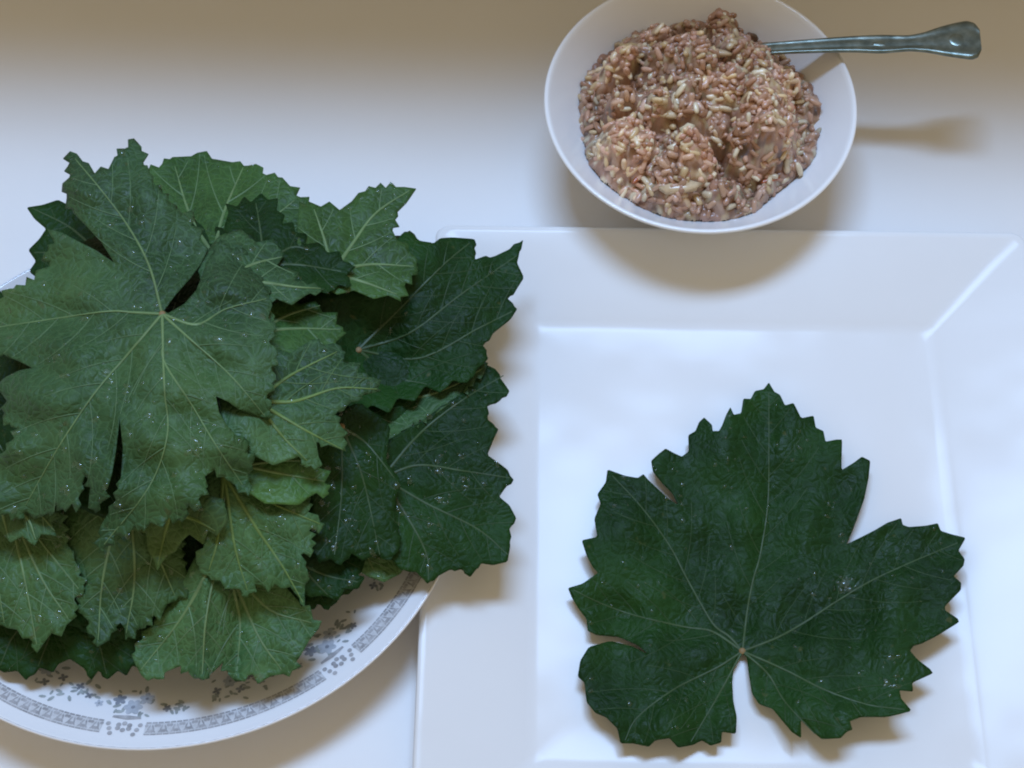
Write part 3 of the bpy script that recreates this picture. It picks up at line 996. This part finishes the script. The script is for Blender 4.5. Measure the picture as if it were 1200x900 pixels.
# deep leaves
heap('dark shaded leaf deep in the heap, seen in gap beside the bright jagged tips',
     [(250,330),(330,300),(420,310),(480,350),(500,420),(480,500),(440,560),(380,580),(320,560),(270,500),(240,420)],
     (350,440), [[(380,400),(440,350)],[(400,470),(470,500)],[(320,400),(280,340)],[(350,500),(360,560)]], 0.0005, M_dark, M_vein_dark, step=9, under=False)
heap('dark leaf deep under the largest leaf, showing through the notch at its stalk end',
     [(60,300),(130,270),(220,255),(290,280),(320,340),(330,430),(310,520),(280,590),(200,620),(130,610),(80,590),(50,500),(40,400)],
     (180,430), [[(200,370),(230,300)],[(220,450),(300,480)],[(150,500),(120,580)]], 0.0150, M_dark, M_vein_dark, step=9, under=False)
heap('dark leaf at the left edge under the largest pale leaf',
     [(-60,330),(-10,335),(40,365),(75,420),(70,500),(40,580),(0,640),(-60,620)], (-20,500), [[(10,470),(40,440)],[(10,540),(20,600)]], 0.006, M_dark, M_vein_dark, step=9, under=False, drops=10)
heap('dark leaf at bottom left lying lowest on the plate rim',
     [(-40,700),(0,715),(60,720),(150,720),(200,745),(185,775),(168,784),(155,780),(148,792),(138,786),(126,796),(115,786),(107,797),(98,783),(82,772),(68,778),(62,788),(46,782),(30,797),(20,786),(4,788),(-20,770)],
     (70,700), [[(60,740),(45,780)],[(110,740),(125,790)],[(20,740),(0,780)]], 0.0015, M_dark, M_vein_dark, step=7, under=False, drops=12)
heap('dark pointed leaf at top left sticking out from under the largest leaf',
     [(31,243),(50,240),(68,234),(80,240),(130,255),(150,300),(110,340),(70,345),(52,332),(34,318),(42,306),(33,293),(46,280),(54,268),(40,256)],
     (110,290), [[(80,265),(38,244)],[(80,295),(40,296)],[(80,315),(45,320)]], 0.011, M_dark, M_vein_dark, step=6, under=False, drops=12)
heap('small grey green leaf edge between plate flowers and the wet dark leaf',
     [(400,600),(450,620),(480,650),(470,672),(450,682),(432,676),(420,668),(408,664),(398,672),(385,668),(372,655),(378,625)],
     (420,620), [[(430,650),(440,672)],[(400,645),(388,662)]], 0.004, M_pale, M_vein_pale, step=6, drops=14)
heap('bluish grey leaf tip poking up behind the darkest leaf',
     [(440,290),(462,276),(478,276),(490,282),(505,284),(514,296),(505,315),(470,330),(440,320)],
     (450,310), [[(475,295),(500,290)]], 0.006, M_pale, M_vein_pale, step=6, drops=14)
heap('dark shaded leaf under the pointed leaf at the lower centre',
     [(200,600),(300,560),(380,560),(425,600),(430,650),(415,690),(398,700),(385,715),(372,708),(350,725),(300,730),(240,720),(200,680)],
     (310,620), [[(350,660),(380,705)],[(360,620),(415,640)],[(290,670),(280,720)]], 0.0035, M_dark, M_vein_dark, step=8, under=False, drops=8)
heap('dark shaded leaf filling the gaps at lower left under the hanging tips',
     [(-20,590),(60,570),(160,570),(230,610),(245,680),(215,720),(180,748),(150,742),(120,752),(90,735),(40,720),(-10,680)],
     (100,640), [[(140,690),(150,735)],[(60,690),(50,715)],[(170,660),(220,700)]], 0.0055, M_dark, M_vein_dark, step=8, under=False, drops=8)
# right side
heap('big wet dark leaf at the right overhanging the plate rim',
     [(565,425),(580,432),(590,448),(597,458),(586,469),(571,476),(572,492),(584,503),(578,516),(571,533),(588,545),(602,562),(592,572),(585,582),(597,592),(605,607),(597,620),(598,640),(595,658),(578,662),(564,660),(551,676),(540,667),(526,668),(515,674),(501,684),(488,670),(470,668),(450,640),(430,590),(430,540),(455,515),(500,490),(540,462)],
     (448,560), [[(490,545),(545,552),(598,560)],[(490,510),(540,470),(590,440)],[(500,590),(560,620),(595,650)],[(480,610),(500,650),(502,680)]], 0.0075, M_dark, M_vein_dark,
     step=5.2, under=False, drops=46, drop_r=(0.00035, 0.0012), fine=1.5, arch=0.0012, big_drops=[(512,552,0.0021),(545,570,0.0018),(465,594,0.0022),(515,584,0.0021),(502,614,0.0016),(495,650,0.0014),(543,560,0.0016)])
heap('dark leaf with droplets left of the big wet leaf on the right',
     [(370,500),(420,470),(458,498),(452,540),(468,560),(462,600),(470,640),(458,656),(440,650),(425,657),(412,648),(400,662),(386,655),(374,660),(362,630),(366,560)],
     (400,500), [[(425,560),(445,650)],[(400,580),(392,650)],[(430,520),(462,560)]], 0.0120, M_dark, M_vein_dark, step=5.6, under=False, drops=40, drop_r=(0.00035, 0.0012), big_drops=[(390,641,0.0022),(413,571,0.0015),(405,610,0.0017),(432,540,0.001)])
heap('grey green leaf underside showing between two dark leaves on the right',
     [(572,425),(568,436),(556,447),(540,462),(520,478),(500,488),(482,500),(470,505),(457,520),(450,505),(438,492),(420,480),(430,440),(480,420),(540,412)],
     (415,440), [[(480,465),(530,452),(565,432)],[(440,480),(458,510)]], 0.0085, M_pale, M_vein_pale, step=5.6, drops=20, arch=0.0015, stub=False, lifts=[(440,430,75,-0.016)])
heap('darkest leaf at upper right with long thin spike on its edge',
     [(470,275),(480,270),(492,282),(508,285),(516,279),(530,278),(556,280),(557,304),(580,300),(597,292),(613,281),(608,300),(606,308),(614,325),(606,338),(595,350),(606,362),(598,374),(578,390),(566,405),(572,420),(560,432),(548,448),(530,446),(515,460),(498,452),(486,470),(466,466),(456,484),(436,474),(418,488),(404,470),(370,450),(340,410),(345,370),(365,340),(410,325),(440,310)],
     (420,410), [[(470,360),(520,310),(550,285)],[(480,390),(540,345),(605,300)],[(490,420),(560,385),(600,365)],[(460,440),(500,450)]], 0.0150, M_dark, M_vein_dark, step=5.2, under=False, drops=10, fine=1.6, arch=0.0012,
     lifts=[(460,320,75,0.007),(500,300,50,0.002),(440,430,75,-0.016)])
heap('broad light green leaf along the top edge of the heap',
     [(160,230),(172,203),(190,192),(202,184),(224,183),(231,179),(255,187),(272,190),(291,194),(300,192),(312,205),(331,208),(340,218),(352,231),(366,240),(376,262),(372,300),(350,330),(310,330),(260,310),(210,280)],
     (250,300), [[(262,250),(285,196)],[(300,270),(345,235)],[(222,250),(205,195)],[(310,300),(365,290)]], 0.0150, M_mid, M_vein_pale, step=5.6, drops=50, arch=0.0015, lifts=[(250,190,40,-0.006)])
heap('mid green wet leaf with upturned point at top right of the heap',
     [(350,246),(362,236),(376,242),(386,236),(398,246),(412,236),(420,226),(428,224),(432,218),(440,220),(446,214),(452,220),(458,213),(464,219),(474,219),(488,221),(476,238),(466,248),(460,270),(466,282),(484,298),(490,314),(474,335),(470,353),(455,346),(438,350),(415,340),(395,345),(370,330),(345,300)],
     (390,320), [[(410,290),(440,250),(480,223)],[(380,280),(368,245)],[(430,310),(485,312)],[(425,330),(465,345)]], 0.0250, M_mid, M_vein_pale, step=5.2, drops=60, arch=0.0016)
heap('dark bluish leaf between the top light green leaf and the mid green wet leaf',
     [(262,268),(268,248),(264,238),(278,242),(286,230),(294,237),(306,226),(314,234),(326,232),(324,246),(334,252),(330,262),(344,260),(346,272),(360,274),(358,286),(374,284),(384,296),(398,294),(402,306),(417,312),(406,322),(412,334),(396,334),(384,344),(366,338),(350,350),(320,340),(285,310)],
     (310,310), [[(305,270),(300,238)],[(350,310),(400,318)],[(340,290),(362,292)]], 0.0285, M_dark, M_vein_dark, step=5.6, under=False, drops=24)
# lower side
heap('pale green leaf with raised central fold at the bottom of the heap',
     [(154,767),(160,782),(166,792),(184,796),(196,786),(212,780),(222,790),(236,797),(250,788),(262,776),(268,790),(276,799),(296,790),(302,801),(318,792),(332,790),(346,785),(350,772),(364,748),(373,737),(366,722),(350,705),(310,660),(270,630),(230,650),(200,705),(176,735)],
     (258,640), [[(242,720),(237,790)],[(280,720),(277,792)],[(310,710),(365,730)],[(215,720),(165,785)],[(300,740),(330,785)]], 0.0085, M_pale, M_vein_pale, step=5.0, drops=60, arch=0.0014,
     folds=[(241,670,237,810,18,0.010),(280,690,276,810,12,-0.004)], drop_r=(0.00035, 0.0012))
heap('pale wet leaf at the left edge above the plate border',
     [(-60,640),(-40,560),(0,540),(40,560),(72,600),(80,640),(90,662),(99,690),(86,702),(90,722),(78,732),(72,746),(60,742),(52,752),(43,765),(34,748),(26,748),(20,738),(8,736),(-6,722),(-40,710)],
     (0,560), [[(25,660),(43,755)],[(45,630),(92,690)],[(-5,660),(5,730)],[(45,670),(80,725)]], 0.0135, M_pale, M_vein_pale, step=5.0, drops=90, arch=0.0015, drop_r=(0.00035, 0.0012))
heap('mid green leaf with two hanging tips between the left leaf and the folded leaf',
     [(60,590),(110,550),(160,540),(205,600),(222,690),(206,704),(196,708),(190,720),(178,724),(170,736),(160,738),(147,750),(146,736),(140,728),(140,715),(128,714),(138,738),(130,742),(128,750),(114,758),(110,745),(103,742),(104,728),(96,720),(90,704),(88,680),(74,655),(66,632)],
     (150,560), [[(158,670),(148,742)],[(122,670),(115,750)],[(185,650),(205,698)]], 0.0125, M_pale, M_vein_pale, step=5.0, drops=40, arch=0.0014)
heap('leaf with long pointed tip and thick straight rib at lower centre of the heap',
     [(240,540),(280,520),(325,525),(347,553),(369,572),(355,579),(367,591),(361,600),(381,614),(362,622),(368,645),(352,650),(360,668),(357,711),(348,698),(340,688),(330,690),(322,684),(314,696),(308,686),(298,684),(290,700),(280,690),(264,690),(258,680),(240,674),(230,660),(240,635),(245,600)],
     (262,555), [[(300,618),(330,662),(355,706)],[(310,585),(375,614)],[(275,640),(290,692)],[(255,630),(245,668)],[(310,565),(362,574)]], 0.0180, M_pale, M_vein_yel, step=4.8, drops=50, rib_w=1.0, big_drops=[(328,606,0.0019)])
heap('small yellowish leaf tip hanging just below the largest leaf',
     [(140,590),(200,570),(262,585),(268,610),(254,628),(244,622),(238,638),(222,626),(213,634),(206,646),(196,650),(184,669),(180,655),(173,645),(171,625),(150,620)],
     (200,600), [[(192,630),(185,662)],[(230,610),(252,622)]], 0.0215, M_yel, M_vein_yel, step=5.2, drops=16)
heap('pale leaf with ragged bright tip right of the largest leaf',
     [(250,430),(300,400),(340,414),(365,398),(380,404),(392,402),(405,412),(402,424),(423,425),(419,437),(438,442),(447,458),(425,463),(408,474),(392,486),(400,500),(406,529),(385,521),(371,518),(373,534),(378,545),(360,548),(350,535),(320,545),(290,530),(260,500)],
     (300,470), [[(330,488),(365,508),(402,527)],[(345,470),(395,455),(442,456)],[(340,440),(395,412)],[(330,510),(360,540)]], 0.0280, M_pale, M_vein_yel, step=4.8, drops=30, arch=0.0014, lifts=[(420,440,45,0.004)])
heap('bright jagged leaf tips pointing right beside the upper right of the largest leaf',
     [(230,310),(255,278),(282,268),(300,284),(320,280),(333,298),(324,312),(351,319),(345,329),(381,338),(358,346),(342,357),(324,350),(312,360),(322,370),(318,390),(290,400),(250,380)],
     (262,330), [[(300,330),(345,336),(376,338)],[(295,310),(330,301)],[(295,350),(318,366)]], 0.0315, M_pale, M_vein_pale, step=4.8, drops=20, arch=0.0012, lifts=[(350,330,40,0.004)])
heap('olive green leaf in the dark hollow under the bright jagged tips',
     [(290,365),(330,348),(352,356),(370,352),(378,366),(396,366),(394,380),(406,390),(394,400),(390,414),(366,412),(340,420),(300,415)],
     (300,390), [[(340,385),(398,386)],[(335,370),(375,358)]], 0.0225, M_mid, M_vein_pale, step=5.2, drops=10, arch=0.0012, stub=False)
heap('narrow olive green leaf tip between the ragged pale leaf and the pointed leaf',
     [(270,520),(320,520),(350,532),(366,536),(372,548),(388,552),(380,566),(386,578),(366,580),(350,592),(310,590),(280,570)],
     (285,545), [[(330,555),(380,564)],[(325,540),(362,540)]], 0.0215, M_mid, M_vein_pale, step=5.2, drops=14, arch=0.0012, stub=False)
heap('small pale leaf tip at left edge just under the lower lobe of the largest leaf',
     [(-40,560),(20,570),(60,585),(72,606),(60,612),(66,628),(48,626),(40,640),(26,628),(12,636),(0,622),(-30,620)],
     (0,590), [[(30,605),(42,632)],[(40,598),(64,622)],[(5,610),(10,630)]], 0.0230, M_pale, M_vein_pale, step=5.2, drops=14, arch=0.0012, stub=False)
heap('slim dark leaf tip beside the big wet leaf, over the plate flowers',
     [(330,640),(370,640),(400,655),(412,672),(428,676),(420,690),(404,690),(396,704),(380,698),(362,700),(345,680)],
     (350,660), [[(385,675),(420,682)],[(372,685),(385,698)]], 0.0080, M_dark, M_vein_dark, step=5.2, under=False, drops=10, stub=False)
# the top leaf
top_out = [(192,364),(205,346),(222,327),(236,308),(244,291),(233,282),(239,268),(224,264),(230,244),(214,250),(206,240),(197,236),(190,222),(180,215),(175,200),(168,190),(166,172),(157,162),(146,174),(134,184),(127,198),(118,195),(111,203),(104,191),(97,189),(90,180),(82,177),(79,195),(81,208),(73,215),(78,232),(86,250),(102,266),(118,283),(134,308),(112,293),(92,283),(72,272),(55,268),(64,285),(52,296),(58,312),(42,317),(40,328),(25,334),(12,338),(0,350),(-14,365),(-6,385),(-18,402),(-8,414),(8,418),(22,423),(38,431),(22,434),(6,442),(-6,452),(8,470),(3,488),(13,500),(22,502),(14,516),(4,530),(-8,545),(-4,562),(-20,590),(-8,606),(10,602),(22,609),(31,600),(40,608),(52,595),(58,605),(66,591),(76,600),(84,590),(89,601),(94,578),(101,552),(105,575),(111,602),(120,588),(126,572),(131,555),(135,530),(140,488),(144,525),(142,560),(133,590),(119,615),(115,648),(126,640),(138,626),(148,630),(158,614),(168,622),(176,612),(190,618),(198,606),(213,612),(221,592),(228,600),(236,580),(244,570),(240,558),(252,550),(266,562),(276,568),(291,581),(291,556),(298,540),(290,528),(293,518),(277,510),(266,498),(257,484),(253,464),(268,471),(280,480),(292,484),(304,488),(313,493),(318,478),(313,462),(323,445),(318,430),(326,415),(315,400),(324,385),(314,372),(319,358),(308,352),(318,342),(309,330),(316,318),(300,314),(304,300),(290,302),(284,286),(272,292),(258,280),(250,296),(243,306),(230,340),(216,356),(197,367)]
heap('largest pale green leaf lying underside up on top of the heap', top_out, (190, 368),
     [[(175,312),(150,265),(118,222),(88,186)], [(155,366),(125,365),(60,374),(-8,384)], [(150,415),(110,462),(68,525),(30,592)],
      [(191,410),(193,460),(196,510),(175,570),(122,638)], [(220,395),(270,440),(310,487)], [(230,380),(265,362),(312,350)], [(191,400),(193,425),(225,475),(252,520),(284,568)]],
     0.0360, M_pale, M_vein_pale, step=4.6, seed=5, smooth=[(139, 525, 45), (230, 320, 60), (110, 285, 40), (35, 430, 32), (270, 490, 26)], drops=420, fine=5.0, wrinkle=0.0020, arch=0.0014, drop_r=(0.0005, 0.0013), rib_w=0.66,
     lifts=[(130,195,85,0.014),(290,280,50,-0.005),(290,560,40,-0.008),(30,610,60,-0.008),(120,650,45,-0.006),(310,490,40,-0.006),(-20,360,60,-0.006),(70,450,50,0.004)],
     folds=[(140,490,139,620,14,0.0035)], big_drops=[(130,448,0.0018),(175,486,0.0018),(148,460,0.0016),(140,592,0.0016)])
